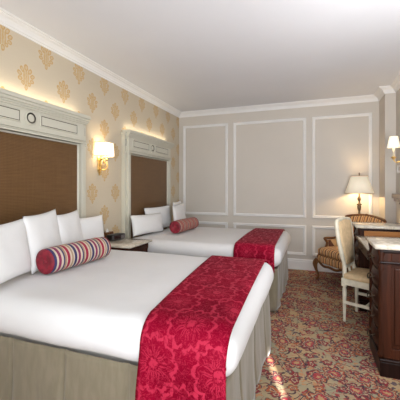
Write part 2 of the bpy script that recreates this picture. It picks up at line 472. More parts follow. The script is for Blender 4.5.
# ------------------------------------------------------------------ headboards
def headboard(y0, W, label):
    t = empty('headboard', label, 'headboard', (0, y0, 0), 0, 'carved headboards')
    D = .085
    bm = bmesh.new(); box(bm, (.004, .11, .25), (.035, W - .11, 1.81)); box(bm, (.034, .122, .262), (.042, W - .122, 1.798), .004)
    link('upholstered_panel', bm, 'bronze_weave', t)
    bm = bmesh.new(); frame_rect(bm, (.04, 0, 0), (0, 1, 0), (0, 0, 1), (1, 0, 0), .100, W - .100, .24, 1.823, .020)
    link('panel_moulding', bm, 'headboard_paint', t)
    for s in (0, 1):
        def Y(v): return v if s == 0 else W - v
        bm = bmesh.new()
        box(bm, (.002, Y(0), 0), (.055, Y(.06), 2.06), .003); box(bm, (.002, Y(.048), 0), (D, Y(.103), 1.84), .004)
        box(bm, (.05, Y(.0), .0), (D + .012, Y(.15), .16), .004)
        box(bm, (.004, Y(-.006), 1.80), (.066, Y(.055), 1.84), .004)
        link('post', bm, 'headboard_paint', t)
    bm = bmesh.new(); box(bm, (.004, .05, 1.818), (D - .004, W - .05, 2.04), .002)
    for z, d, h in ((1.818, .014, .016), (1.836, .007, .010), (1.850, .012, .010)):
        box(bm, (.03, .048 - d * .4, z), (D + d, W - .048 + d * .4, z + h), .004)
    f = link('frieze', bm, 'headboard_paint', t)
    bm = bmesh.new()
    for a, b in ((.17, W / 2 - .11), (W / 2 + .11, W - .17)):
        frame_rect(bm, (D - .003, 0, 0), (0, 1, 0), (0, 0, 1), (1, 0, 0), a - .012, b + .012, 1.902, 2.012, .014)
        box(bm, (D - .003, a, 1.914), (D - .001, b, 2.0), .001)
    link('recessed_panel', bm, 'headboard_paint', f)
    for a, b in ((.17, W / 2 - .11), (W / 2 + .11, W - .17)):
        bm = bmesh.new(); frame_rect(bm, (D - .0045, 0, 0), (0, 1, 0), (0, 0, 1), (1, 0, 0), a, b, 1.914, 2.0, .006, [(0, 1.9), (1, 1.9)]); link('groove', bm, 'groove_dark', f)
    for a in (.018, W - .042):
        bm = bmesh.new(); frame_rect(bm, (.053, 0, 0), (0, 1, 0), (0, 0, 1), (1, 0, 0), a, a + .024, 1.915, 2.0, .004, [(0, 1.4), (1, 1.4)]); link('groove', bm, 'groove_dark', f)
    rot = Matrix.Translation((D - .006, W / 2, 1.957)) @ Matrix.Rotation(PI / 2, 4, 'Y')
    bm = bmesh.new(); lathe(bm, [(.060, 0), (.060, .010), (.054, .016), (.046, .010), (.044, .009), (.036, .009), (.030, .010), (.012, .013), (.002, .014)], 28, mtx=rot)
    link('rosette', bm, 'headboard_paint', f, True)
    bm = bmesh.new(); lathe(bm, [(.0475, .0095), (.0475, .0112), (.045, .0112), (.045, .0095)], 28, mtx=rot)
    link('rosette_groove', bm, 'groove_dark', f)
    bm = bmesh.new()
    for z, d, h in ((2.03, .010, .016), (2.045, .022, .018), (2.062, .036, .024), (2.085, .050, .030), (2.113, .042, .012)):
        box(bm, (.004, .03 - d * .35, z), (D + d, W - .03 + d * .35, z + h), .004)
    for s in (0, 1):
        a = -.008 if s == 0 else W - .055
        for z, d in ((2.045, .0), (2.068, .008)): box(bm, (.004, a - d, z), (.07 + d, a + .063 + d, z + .026), .004)
    c = link('cornice', bm, 'headboard_paint', t)
    bm = bmesh.new(); box(bm, (.025, .08, 2.124), (.055, W - .08, 2.134), .003)
    link('light_strip', bm, 'light_strip', t)
    L = bpy.data.lights.new('cove_light', 'AREA'); L.shape = 'RECTANGLE'; L.size = .04; L.size_y = W - .15; L.energy = 1.3; L.color = (1, .88, .68)
    o = bpy.data.objects.new('cove_light', L); COL.objects.link(o); o.location = (.060, y0 + W / 2, 2.140); o.rotation_euler = (0, PI - .7, 0)
headboard(1.315, 1.47, 'cream carved headboard with woven bronze panel behind the nearer bed')
headboard(3.53, 1.41, 'cream carved headboard with woven bronze panel behind the bed by the far wall')

# ------------------------------------------------------------------ beds
ZT, ZB = .705, .482
def bed(y0, y1, which, far):
    t = empty('bed', 'double bed with pleated taupe skirt, ' + which, 'bed', (1.1, (y0 + y1) / 2, 0), 0, 'double beds')
    hy = (y1 - y0) / 2
    bm = bmesh.new(); box(bm, (-.985, -hy + .11, .12), (.86, hy - .11, .468), .03); link('box_spring', bm, 'mattress_cloth', t)
    # bed skirt: three pleated sides
    bm = bmesh.new()
    xe, ye = .925, hy - .045
    path = []; st = .011
    r = .05
    def corner(cx, cy, a0, a1):
        return [(cx + r * cos(a0 + (a1 - a0) * i / 8), cy + r * sin(a0 + (a1 - a0) * i / 8)) for i in range(9)]
    seq = [(-.985 + st * i, -ye) for i in range(int((xe - r + .985) / st))] + corner(xe - r, -ye + r, -PI / 2, 0)
    seq += [(xe, -ye + r + st * i) for i in range(1, int((2 * ye - 2 * r) / st))] + corner(xe - r, ye - r, 0, PI / 2)
    seq += [(xe - r - st * i, ye) for i in range(1, int((xe - r + .985) / st))]
    n = len(seq); rows = 12; grid = []
    s = 0
    for i, p in enumerate(seq):
        a, b = seq[max(i - 1, 0)], seq[min(i + 1, n - 1)]
        dx, dy = b[0] - a[0], b[1] - a[1]; L = math.hypot(dx, dy) or 1
        nx, ny = dy / L, -dx / L
        if i: s += math.hypot(p[0] - seq[i - 1][0], p[1] - seq[i - 1][1])
        colv = []
        for j in range(rows + 1):
            v = j / rows; z = .478 - v * .455
            # sharp box pleats every .42 m plus soft gathers
            f = (s / .40 + .18 * noise.noise(Vector((s * 1.3, y0, 2)))) % 1.0
            pl = max(0, 1 - abs(f - .5) / .035)
            g = noise.noise(Vector((s * 5, y0, v * .8))) * (.034 * v + .006) + noise.noise(Vector((s * 14, y0 + 5, v * 1.5))) * .004 * (v + .3)
            off = g - pl * .030 * min(1, v * 2 + .3) + .020 * v
            colv.append(bm.verts.new((p[0] + nx * off, p[1] + ny * off, z)))
        grid.append(colv)
    for i in range(n - 1):
        for j in range(rows): bm.faces.new((grid[i][j], grid[i + 1][j], grid[i + 1][j + 1], grid[i][j + 1])).smooth = True
    o = link('bed_skirt', bm, 'skirt_cloth', t, True)
    md = o.modifiers.new('s', 'SOLIDIFY'); md.thickness = .004
    for sx in (-.9, .78):
        for sy in (-1, 1):
            bm = bmesh.new(); lathe(bm, [(.02, 0), (.026, .05), (.03, .121)], 12, (sx, sy * (hy - .16), 0)); link('leg', bm, 'mahogany', t)
    # duvet
    hx = .975
    tt = rbox((hx, hy, (ZT - ZB) / 2), .105, (56, 46, 12), .006, 3.3, (0, y0, 0))
    for v in tt.verts:   # soft sag toward the edges, a little crown in the middle
        e = max(abs(v.co.x / hx), abs(v.co.y / hy))
        if v.co.z > 0: v.co.z += .012 * (1 - e * e)
        v.co.z += .003 * noise.noise(Vector((v.co.x * 9, v.co.y * 9 + y0, 0)))
    bm = bmesh.new(); merge(bm, tt)
    o = link('duvet', bm, 'duvet_white', None, True, (1.1, (y0 + y1) / 2, (ZT + ZB) / 2))
    tag(o, 'smooth white duvet spread over the ' + far, 'bedding', 'white duvets')
NY0, NY1, FY0, FY1 = 1.285, 2.845, 3.385, 4.945
bed(NY0, NY1, 'nearer one in the foreground', 'nearer bed in the foreground')
bed(FY0, FY1, 'second one by the panelled far wall', 'second bed by the panelled wall')

def runner(y0, y1, xl0, xl1, xr0, xr1, drop, label):
    """cloth strip across the bed; x edges run from near (0) to far (1)"""
    r = .105; o = .012; yn, yf = y0 - o, y1 + o; zt = ZT + o + .004
    R = r + o
    sec = []   # (y, z, s)
    zb = drop
    pts = []
    z = zb
    nd = 18
    for i in range(nd): pts.append((yn - .012 * (1 - i / nd), zb + (zt - R - zb) * i / nd))
    for i in range(10): a = PI - PI / 2 * i / 10; pts.append((yn + R + R * cos(a), zt - R + R * sin(a)))
    n = 34
    for i in range(n + 1):
        y = yn + R + (yf - yn - 2 * R) * i / n; e = (y - (yn + yf) / 2) / ((yf - yn) / 2)
        pts.append((y, zt + .012 * (1 - e * e)))
    for i in range(1, 11): a = PI / 2 - PI / 2 * i / 10; pts.append((yf - R + R * cos(a), zt - R + R * sin(a)))
    for i in range(1, nd + 1): pts.append((yf + .008 * i / nd, (zt - R) + (zb - zt + R) * i / nd))
    ss = [0]
    for a, b in zip(pts, pts[1:]): ss.append(ss[-1] + math.hypot(b[0] - a[0], b[1] - a[1]))
    nu = 22; bm = bmesh.new(); uv = bm.loops.layers.uv.new('UVMap'); G = []
    for (y, z), s in zip(pts, ss):
        f = min(1, max(0, (y - yn) / (yf - yn)))
        row = []
        hang = max(0, min(1, (zt - R - z) / .2))
        side = -1 if y < (y0 + y1) / 2 else 1
        for k in range(nu + 1):
            u = k / nu
            xl = xl0 + (xl1 - xl0) * f; xr = xr0 + (xr1 - xr0) * f
            x = xl + (xr - xl) * u - .010 * hang * (1 - u) + .006 * hang * u
            xf = 1.1 + .975 - r + 0
            dz = 0
            if x > xf and z > zt - R - .001: q = min(R, x - xf); dz = -(R - math.sqrt(max(0, R * R - q * q)))
            yy = y + side * hang * (.008 * sin(u * 9 + .5) + .006 * sin(u * 21)) + side * .004 * hang
            row.append((bm.verts.new((x, yy, z + dz + .001 * noise.noise(Vector((x * 8, y * 8, z * 8))))), (x, s)))
        G.append(row)
    for i in range(len(G) - 1):
        for k in range(nu):
            q = (G[i][k], G[i][k + 1], G[i + 1][k + 1], G[i + 1][k])
            f = bm.faces.new([a[0] for a in q]); f.smooth = True
            f.material_index = 1 if i == 0 or i == len(G) - 2 else 0
            for l, a in zip(f.loops, q): l[uv].uv = a[1]
    ob = link('bed_runner', bm, ['damask', 'hem_red'], None, True)
    md = ob.modifiers.new('s', 'SOLIDIFY'); md.thickness = .006; md.offset = 1
    tag(ob, label, 'bed runner', 'damask bed runners')
runner(NY0, NY1, 1.632, 1.505, 2.045, 2.00, .352, 'crimson damask runner across the foot of the nearer bed')
runner(FY0, FY1, 1.56, 1.55, 2.005, 1.985, .455, 'crimson damask runner across the foot of the far bed')

# ------------------------------------------------------------------ pillows
def pillow(cx, cy, w, h, th, lean, yaw, roll, label, group, seed, zb=ZT + .014):
    bm = bmesh.new(); n = 22; F = []; B = []
    for i in range(n + 1):
        a = []; b = []
        u = -1 + 2 * i / n
        for j in range(n + 1):
            v = -1 + 2 * j / n
            pinch = 1 - .07 * (1 - u * u) * abs(v) ** 3; pinch2 = 1 - .06 * (1 - v * v) * abs(u) ** 3
            y = u * w / 2 * pinch2; z = v * h / 2 * pinch
            prof_ = (max(0, 1 - abs(u) ** 3) * max(0, 1 - abs(v) ** 3)) ** .55
            wr = 1 + .12 * noise.noise(Vector((u * 2.2 + seed, v * 2.2, seed * 3))) + .05 * noise.noise(Vector((u * 6 + seed, v * 6, 1)))
            d = th / 2 * prof_ * wr
            # slump: heavier toward the bottom
            d *= 1 + .18 * (-v)
            if i in (0, n) or j in (0, n):
                p = bm.verts.new((0, y, z)); a.append(p); b.append(p)
            else:
                a.append(bm.verts.new((d, y, z))); b.append(bm.verts.new((-d * .9, y, z)))
        F.append(a); B.append(b)
    for i in range(n):
        for j in range(n):
            bm.faces.new((F[i][j], F[i + 1][j], F[i + 1][j + 1], F[i][j + 1])).smooth = True
            bm.faces.new((B[i][j], B[i][j + 1], B[i + 1][j + 1], B[i + 1][j])).smooth = True
    R = Matrix.Rotation(yaw, 4, 'Z') @ Matrix.Rotation(-lean, 4, 'Y') @ Matrix.Rotation(roll, 4, 'X')
    for v in bm.verts: v.co = R @ v.co
    zm = min(v.co.z for v in bm.verts)
    o = link('pillow', bm, 'pillow_white', None, True, (cx, cy, zb - zm - .004))
    tag(o, label, 'pillow', group)
g1, g2 = 'white pillows on the nearer bed', 'white pillows on the far bed'
pillow(.475, 1.495, .50, .40, .10, .12, .25, .04, 'white pillow nearest the camera, cut by the left edge', g1, 1)
pillow(.38, 1.915, .44, .435, .10, .13, .25, .06, 'white pillow behind the near end of the striped bolster', g1, 2)
pillow(.305, 2.275, .41, .41, .095, .13, .25, .05, 'white pillow with raised corner behind the middle of the striped bolster', g1, 3)
pillow(.225, 2.64, .45, .345, .10, .09, .0, .0, 'white pillow at the nightstand end of the nearer bed', g1, 4)
pillow(.25, 3.80, .70, .275, .13, .20, -.12, -.02, 'low white pillow at front beside the nightstand', g2, 5)
pillow(.17, 4.27, .66, .35, .10, .10, -.15, .02, 'white pillow behind the low one, in front of the bronze panel', g2, 6)
pillow(.42, 4.49, .50, .37, .10, .12, .08, .06, 'white pillow just behind the muted bolster', g2, 7)
pillow(.29, 4.745, .40, .41, .10, .12, .08, .05, 'white pillow at the far wall end of the row', g2, 8)

def bolster(c, L, r, ang, mat, label):
    t = empty('bolster', label, 'cushion', c, ang, None)
    bm = bmesh.new(); prof_ = []
    n = 22
    for i in range(n + 1):
        z = -L / 2 + L * i / n; e = abs(z) / (L / 2)
        rr = r * (1 - .10 * max(0, e - .85) / .15) * (1 + .01 * sin(i * 2.1))
        prof_.append((rr, z))
    lathe(bm, prof_, 32, cap=False)
    o = link('cover', bm, mat, t, True, (0, 0, 0), (-PI / 2, 0, 0))
    for s in (-1, 1):
        bm = bmesh.new(); R0 = r * .9
        pf = [(R0, 0), (R0 * .97, .008), (R0 * .8, .012), (R0 * .5, .006), (R0 * .2, -.004), (.016, -.004), (.014, .006), (.004, .008)]
        lathe(bm, [(a, L / 2 + z) for a, z in pf], 32)
        e = link('end_cap', bm, 'bolster_end', t, True, (0, 0, 0), (-PI / 2 * s, 0, 0))
        bm = bmesh.new(); tube(bm, [(R0 * 1.0 * cos(k * PI / 16), R0 * 1.0 * sin(k * PI / 16), L / 2) for k in range(32)], .005, 8, closed=True)
        link('piping', bm, 'hem_red', t, True, (0, 0, 0), (-PI / 2 * s, 0, 0))
    return t
bolster((.578, 2.055, ZT + .110), .62, .096, -.05, 'stripe_bright', 'striped red, navy and cream bolster with crimson ends on nearer bed')
bolster((.625, 4.225, ZT + .105), .62, .090, -.06, 'stripe_muted', 'muted red and tan bolster lying on the far bed')

# ------------------------------------------------------------------ nightstand
t = empty('nightstand', 'mahogany nightstand with marble top between the two beds', 'nightstand', (.02, 3.13, 0))
hw = .235
bm = bmesh.new(); merge(bm, rbox((.26, hw + .01, .014), .007, (4, 4, 4)), mtx=Matrix.Translation((.27, 0, .711))); link('marble_top', bm, 'marble', t)
bm = bmesh.new(); box(bm, (.01, -hw + .02, .10), (.47, hw - .02, .696)); box(bm, (.005, -hw + .008, .672), (.485, hw - .008, .696), .006); link('carcass', bm, 'mahogany', t)
for sx in (.03, .465):
    for sy in (-1, 1):
        bm = bmesh.new(); lathe(bm, [(.016, 0), (.024, .03), (.018, .08), (.024, .11), (.02, .3), (.022, .5), (.018, .60), (.026, .64), (.024, .69)], 14, (sx, sy * (hw - .025), 0)); link('leg', bm, 'mahogany', t)
for z0, z1 in ((.50, .66), (.31, .48), (.12, .29)):
    bm = bmesh.new(); box(bm, (.47, -hw + .05, z0), (.486, hw - .05, z1), .005); d = link('drawer', bm, 'mahogany', t)
    bm = bmesh.new(); lathe(bm, [(.006, 0), (.005, .012), (.013, .02), (.011, .03), (.003, .033)], 14, mtx=Matrix.Translation((.485, 0, (z0 + z1) / 2)) @ Matrix.Rotation(PI / 2, 4, 'Y')); link('knob', bm, 'brass', d, True)
ZN = .7265
t = empty('clock_radio', 'black clock radio on the marble nightstand top', 'clock radio', (.17, 3.17, ZN), -.12)
bm = bmesh.new(); merge(bm, rbox((.055, .11, .036), .012, (4, 6, 6)), mtx=Matrix.Translation((0, 0, .040))); link('case', bm, 'black_plastic', t, True)
bm = bmesh.new(); box(bm, (.0535, -.085, .018), (.0565, .02, .062), .001); link('display', bm, 'dark_display', t)
bm = bmesh.new(); box(bm, (.0535, .03, .02), (.0565, .09, .06), .001)
for i in range(6): box(bm, (.056, .034, .024 + i * .006), (.0575, .086, .027 + i * .006))
link('speaker_grille', bm, 'grey_plastic', t)
bm = bmesh.new()
for i in range(4): box(bm, (-.02, -.07 + i * .035, .075), (.01, -.05 + i * .035, .080), .002)
link('buttons', bm, 'grey_plastic', t)
t = empty('tissue_box', 'small brown box with a white tissue behind the clock radio', 'box', (.06, 3.15, ZN), 0)
bm = bmesh.new(); box(bm, (-.04, -.08, 0), (.045, .07, .095), .006); link('holder', bm, 'walnut', t)
bm = bmesh.new()
pts = [(.0, -.03, .09), (.005, -.015, .125), (-.004, .0, .14), (.004, .018, .12), (0, .03, .09)]
V = [(bm.verts.new(p), bm.verts.new((p[0] + .012, p[1] * .6, .092))) for p in pts]
for a, b in zip(V, V[1:]): bm.faces.new((a[0], b[0], b[1], a[1]))
link('tissue', bm, 'pillow_white', t, True)

# ------------------------------------------------------------------ wall sconce by the beds
t = empty('wall_sconce', 'brass wall sconce with square fabric shade between the two headboards', 'wall lamp', (0, 3.068, 1.80))
bm = bmesh.new()
def bent(z, g):   # plan outline of bowed shade
    return [(.010, -.086 - g), (.145 + g, -.086 - g), (.163 + g, -.068 - g), (.168 + g, 0), (.163 + g, .068 + g), (.145 + g, .086 + g), (.010, .086 + g)]
Z0, Z1 = -.078, .082
A = [bm.verts.new((x, y, Z0)) for x, y in bent(0, .006)]; B = [bm.verts.new((x, y, Z1)) for x, y in bent(0, -.002)]
for i in range(len(A) - 1): bm.faces.new((A[i], A[i + 1], B[i + 1], B[i]))
sh = link('lamp_shade', bm, 'sconce_shade', t)
sh.modifiers.new('s', 'SOLIDIFY').thickness = .003
bm = bmesh.new()
for z, g in ((Z0, .007), (Z1, -.001)): tube(bm, [(x, y, z) for x, y in bent(0, g)], .003, 6)
for i, (p, q) in enumerate(zip(bent(0, .007), bent(0, -.001))):
    tube(bm, [(p[0], p[1], Z0), (q[0], q[1], Z1)], .0016, 6)
link('shade_trim', bm, 'cream_seat', sh)
bm = bmesh.new()
lathe(bm, [(.002, -.13), (.012, -.115), (.03, -.09), (.036, -.04), (.026, 0), (.036, .04), (.03, .08), (.012, .10), (.004, .115)], 20, (.012, 0, -.165), sx=.35)
lathe(bm, [(.002, -.055), (.010, -.04), (.014, -.03), (.006, -.01)], 14, (.016, 0, -.25))
link('back_plate', bm, 'brass', t, True)
for s in (-1, 1):
    bm = bmesh.new()
    tube(bm, [(.018, 0, -.20), (.04, s * .015, -.235), (.07, s * .045, -.225), (.085, s * .062, -.18), (.07, s * .05, -.15), (.05, s * .03, -.165)], [.008, .007, .007, .006, .005, .003], 10, 6)
    tube(bm, [(.075, s * .055, -.19), (.078, s * .055, -.15), (.078, s * .05, -.10)], .006, 10, 4)
    link('arm', bm, 'brass', t, True)
    bm = bmesh.new(); lathe(bm, [(.008, 0), (.020, .012), (.022, .018), (.010, .02), (.009, .05), (.011, .055)], 16, (.078, s * .050, -.125)); link('candle_cup', bm, 'brass', t, True)
bm = bmesh.new(); tube(bm, [(.02, -.01, -.13), (.05, 0, -.11), (.075, 0, -.12)], .005, 8, 5); lathe(bm, [(.004, -.03), (.014, -.015), (.01, 0), (.016, .012), (.004, .02)], 14, (.08, 0, -.13)); link('finial', bm, 'brass', t, True)

# ------------------------------------------------------------------ sconce on the right wall
t = empty('wall_sconce', 'small brass candle sconce with white shade above the grey shelf', 'wall lamp', (3.335, 4.48, 1.72))
bm = bmesh.new(); lathe(bm, [(.072, .135), (.046, .272)], 24, cap=False); sh = link('lamp_shade', bm, 'mini_shade', t, True); sh.modifiers.new('s', 'SOLIDIFY').thickness = .003
bm = bmesh.new(); lathe(bm, [(.012, .02), (.012, .15)], 14); link('candle_tube', bm, 'cream_paint', t, True)
bm = bmesh.new(); lathe(bm, [(.004, -.03), (.012, -.018), (.008, -.008), (.030, .006), (.034, .014), (.014, .018), (.014, .024)], 20); link('candle_cup', bm, 'brass', t, True)
bm = bmesh.new(); tube(bm, [(0, 0, -.02), (.03, 0, -.05), (.08, 0, -.03), (.11, 0, .0), (.138, 0, .0)], .006, 10, 6); link('arm', bm, 'brass', t, True)
bm = bmesh.new(); lathe(bm, [(.055, 0), (.055, .004), (.04, .008), (.016, .012), (.004, .014)], 20, mtx=Matrix.Translation((.1445, 0, .0)) @ Matrix.Rotation(-PI / 2, 4, 'Y') @ Matrix.Scale(1.4, 4, (1, 0, 0))); link('back_plate', bm, 'brass', t, True)

# grey shelf on the right wall
t = empty('wall_shelf', 'grey wall shelf jutting from the right edge below the small sconce', 'shelf', (XR, 3.7, 1.19))
bm = bmesh.new(); box(bm, (-.185, -.75, .035), (-.002, .70, .095), .008); box(bm, (-.165, -.73, .0), (-.002, .68, .036), .006); link('board', bm, 'stone_shelf', t)
for y in (-.55, .45):
    bm = bmesh.new(); tube(bm, [(-.15, y, -.005), (-.10, y, -.04), (-.03, y, -.10), (-.012, y, -.13)], [.02, .025, .022, .014], 10, 5); link('bracket', bm, 'stone_shelf', t, True)

# ------------------------------------------------------------------ pedestal cabinets
def pedestal(x0, y0, label, rail=False):
    D, W, H = .63, .44, .95
    t = empty('pedestal_cabinet', label, 'cabinet', (x0, y0, 0), 0, 'marble-topped mahogany pedestals')
    # body
    bm = bmesh.new(); box(bm, (.05, .025, .10), (D, W - .025, .905))
    link('carcass', bm, 'mahogany', t)
    bm = bmesh.new(); box(bm, (.02, -.008, 0), (D, W + .008, .105), .004); box(bm, (.015, -.012, .105), (D, W + .012, .128), .008); link('plinth', bm, 'mahogany_dark', t)
    # side panels with raised frame, both sides
    for s in (0, 1):
        def Y(v): return v if s == 0 else W - v
        bm = bmesh.new()
        for a, b in (((.03, .128), (.095, .905)), ((D - .06, .128), (D, .905)), ((.095, .128), (D - .06, .20)), ((.095, .80), (D - .06, .905))):
            box(bm, (a[0], Y(.008), a[1]), (b[0], Y(.03), b[1]), .003)
        box(bm, (.115, Y(.018), .225), (D - .08, Y(.03), .775), .008)
        link('side_panel', bm, 'mahogany', t)
        bm = bmesh.new(); box(bm, (.02, Y(-.002), .806), (D, Y(.02), .822), .006); box(bm, (.02, Y(.0), .884), (D, Y(.02), .905), .006); link('moulding', bm, 'mahogany_dark', t)
    if rail:
        bm = bmesh.new(); box(bm, (.07, .002, .824), (D, .012, .882), .003); link('rail', bm, 'lit_wood', t)  # side strip above the desk, its warm light painted in as orange
    # corner columns
    for yy in (.028, W - .028):
        bm = bmesh.new()
        lathe(bm, [(.024, .128), (.026, .15), (.020, .17), (.024, .20), (.019, .26), (.022, .50), (.019, .74), (.026, .77), (.020, .79), (.027, .81), (.021, .84), (.028, .88), (.028, .905)], 16, (.035, yy, 0))
        link('corner_column', bm, 'mahogany', t, True)
    # drawers, bowed fronts
    n = 5; z0 = .135; hh = (.885 - z0) / n
    for i in range(n):
        a, b = z0 + i * hh + .004, z0 + (i + 1) * hh - .004
        bm = bmesh.new(); seg = 10; rows = 8; G = []
        for j in range(rows + 1):
            v = j / rows; bulge = .020 * sin(PI * v) ** .7
            G.append([bm.verts.new((.048 - bulge - .022 * sin(PI * k / seg), .058 + (W - .116) * k / seg, a + (b - a) * v)) for k in range(seg + 1)])
        for j in range(rows):
            for k in range(seg): bm.faces.new((G[j][k], G[j][k + 1], G[j + 1][k + 1], G[j + 1][k])).smooth = True
        d = link('drawer', bm, 'mahogany', t, True); d.modifiers.new('s', 'SOLIDIFY').thickness = .012
        bm = bmesh.new(); zc = (a + b) / 2
        yc = W / 2
        tube(bm, [(.008, yc - .05, zc + .01), (-.018, yc - .045, zc), (-.024, yc, zc - .022), (-.018, yc + .045, zc), (.008, yc + .05, zc + .01)], .0045, 8, 6)
        for q in (-.05, .05): lathe(bm, [(.014, 0), (.012, .006), (.004, .010)], 14, mtx=Matrix.Translation((.012, yc + q, zc + .01)) @ Matrix.Rotation(-PI / 2, 4, 'Y'))
        link('handle', bm, 'aged_bronze', d, True)
    bm = bmesh.new(); merge(bm, rbox((D / 2 + .006, W / 2 + .012, .016), .009, (4, 4, 4)), mtx=Matrix.Translation((D / 2 - .006, W / 2, .922)))
    link('marble_top', bm, 'marble', t)
    return t
pedestal(2.822, 2.55, 'tall mahogany drawer pedestal with marble top, nearest at right edge')
pedestal(2.848, 3.82, 'mahogany pedestal with marble top behind the white chair', True)
t = empty('writing_desk', 'lower desk with pale marble top joining the two mahogany pedestals', 'desk', (2.835, 3.405, 0))
bm = bmesh.new(); merge(bm, rbox((.31, .394, .013), .008, (4, 4, 4)), mtx=Matrix.Translation((.305, 0, .822))); link('desk_top', bm, 'marble', t)
bm = bmesh.new(); box(bm, (.02, -.39, .71), (.04, .39, .808), .004); box(bm, (.04, -.39, .71), (.60, -.37, .808)); box(bm, (.04, .37, .71), (.60, .39, .808)); link('apron', bm, 'mahogany', t)
bm = bmesh.new(); box(bm, (.008, -.30, .718), (.021, .30, .800), .004); d = link('drawer', bm, 'mahogany', t)
bm = bmesh.new(); lathe(bm, [(.005, 0), (.005, .01), (.012, .016), (.003, .026)], 14, mtx=Matrix.Translation((.009, 0, .759)) @ Matrix.Rotation(-PI / 2, 4, 'Y')); link('knob', bm, 'aged_bronze', d, True)
bm = bmesh.new(); box(bm, (.60, -.39, .05), (.62, .39, .808)); link('back_panel', bm, 'mahogany_dark', t)

# ------------------------------------------------------------------ white side chair
t = empty('side_chair', 'cream painted side chair with cane back tucked at the desk', 'chair', (2.945, 3.545, 0), math.radians(65))
def turned(h, r):
    return [(r * .5, 0), (r * .7, .015), (r * .6, .03), (r * .8, h * .45), (r * 1.0, h * .82), (r * .7, h * .86), (r * 1.1, h * .9), (r * 1.1, h)]
for sx in (-.205, .205):
    bm = bmesh.new(); lathe(bm, turned(.40, .021), 14, (sx, -.20, 0)); box(bm, (sx - .023, -.223, .36), (sx + .023, -.177, .44), .003); link('leg', bm, 'cream_paint', t, True if False else False)
for sx in (-.175, .175):
    bm = bmesh.new(); lathe(bm, turned(.40, .021), 14, (sx, .20, 0)); box(bm, (sx - .023, .177, .36), (sx + .023, .223, .44), .003); link('leg', bm, 'cream_paint', t)
bm = bmesh.new()
V0 = [(-.225, -.225), (.225, -.225), (.195, .22), (-.195, .22)]
def prism(bm, poly, z0, z1, ins=0):
    a = [bm.verts.new((x, y, z0)) for x, y in poly]; b = [bm.verts.new((x, y, z1)) for x, y in poly]
    bm.faces.new(a[::-1]); bm.faces.new(b); n = len(poly)
    for i in range(n): bm.faces.new((a[i], a[(i + 1) % n], b[(i + 1) % n], b[i]))
prism(bm, V0, .375, .435)
bmesh.ops.bevel(bm, geom=bm.edges[:], offset=.006, segments=2, affect='EDGES')
link('seat_rail', bm, 'cream_paint', t)
bm = bmesh.new(); tt = rbox((.215, .215, .028), .026, (14, 14, 6))
for v in tt.verts:
    v.co.x *= 1 - .13 * (v.co.y + .215) / .43
    if v.co.z > 0: v.co.z += .018 * (1 - (v.co.x / .22) ** 2) * (1 - (v.co.y / .22) ** 2)
merge(bm, tt, mtx=Matrix.Translation((0, -.002, .457))); link('seat_cushion', bm, 'cream_seat', t, True)
for (p, q) in (((-.19, 0), (.19, 0)),):
    bm = bmesh.new(); tube(bm, [(-.19, .0, .20), (.19, .0, .20)], .011, 8); link('stretcher', bm, 'cream_paint', t, True)
for s in (-1, 1):
    bm = bmesh.new(); box(bm, (s * .19 - .010, -.19, .185), (s * .19 + .010, .20, .215), .004)
    link('stretcher', bm, 'cream_paint', t)
# back: hoop frame, wide at the top, pinched at the bottom
def bk(x, z):   # lean back
    return (x * .88, .205 + (z - .43) * .13, z)
hoop = [(-.175, .43), (-.150, .50), (-.135, .56), (-.170, .66), (-.205, .80), (-.215, .93), (-.195, 1.0), (-.10, 1.015), (0, 1.025), (.10, 1.015), (.195, 1.0), (.215, .93), (.205, .80), (.170, .66), (.135, .56), (.150, .50), (.175, .43)]
bm = bmesh.new(); tube(bm, [bk(x, z) for x, z in hoop], .021, 10, 5); link('back_frame', bm, 'cream_paint', t, True)
bm = bmesh.new(); tube(bm, [bk(-.135, .56), bk(-.06, .535), bk(.06, .535), bk(.135, .56)], .016, 10, 5); tube(bm, [bk(0, .535), bk(0, .44)], .014, 8); link('back_rail', bm, 'cream_paint', t, True)
bm = bmesh.new(); inner = catmull([(x * .96, 0, z) for x, z in hoop[2:-2]], 5)
pc = Vector((0, 0, .78)); ring = []
for dy in (-.016, .012):
    ring.append([bm.verts.new(bk(p.x, p.z)) for p in inner])
    for v in ring[-1]: v.co.y += dy
cF = bm.verts.new(bk(0, .78)); cF.co.y -= .034; cB = bm.verts.new(bk(0, .78)); cB.co.y += .02
mid = []
for k_, rr in enumerate(ring):
    m = []
    for v in rr:
        c0 = (cF, cB)[k_]; p = v.co.lerp(c0.co, .35); p.y = c0.co.y + (p.z - .78) * .13 + (.006 if k_ == 0 else -.003); m.append(bm.verts.new(p))
    mid.append(m)
n = len(inner)
for k_ in (0, 1):
    c0 = (cF, cB)[k_]
    for i in range(n):
        j = (i + 1) % n
        bm.faces.new((ring[k_][i], ring[k_][j], mid[k_][j], mid[k_][i])).smooth = True; bm.faces.new((mid[k_][i], mid[k_][j], c0)).smooth = True
for i in range(n): j = (i + 1) % n; bm.faces.new((ring[0][i], ring[0][j], ring[1][j], ring[1][i]))
link('backrest', bm, 'cream_seat', t, True)

# ------------------------------------------------------------------ armchair
AX, AY = 2.84, 4.87
t = empty('armchair', 'carved wood armchair with orange striped upholstery by far wall', 'armchair', (AX, AY, 0), math.radians(-53))
# cabriole legs
for sx in (-1, 1):
    bm = bmesh.new(); P = [(sx * .275, -.275, .30), (sx * .300, -.30, .24), (sx * .290, -.29, .15), (sx * .268, -.268, .07), (sx * .275, -.275, .025), (sx * .295, -.295, .012)]
    tube(bm, P, [.038, .036, .022, .015, .017, .020], 12, 6); link('leg', bm, 'walnut', t, True)
    bm = bmesh.new(); tube(bm, [(sx * .235, .26, .30), (sx * .24, .275, .15), (sx * .25, .31, .0)], [.026, .021, .017], 12, 6); link('leg', bm, 'walnut', t, True)
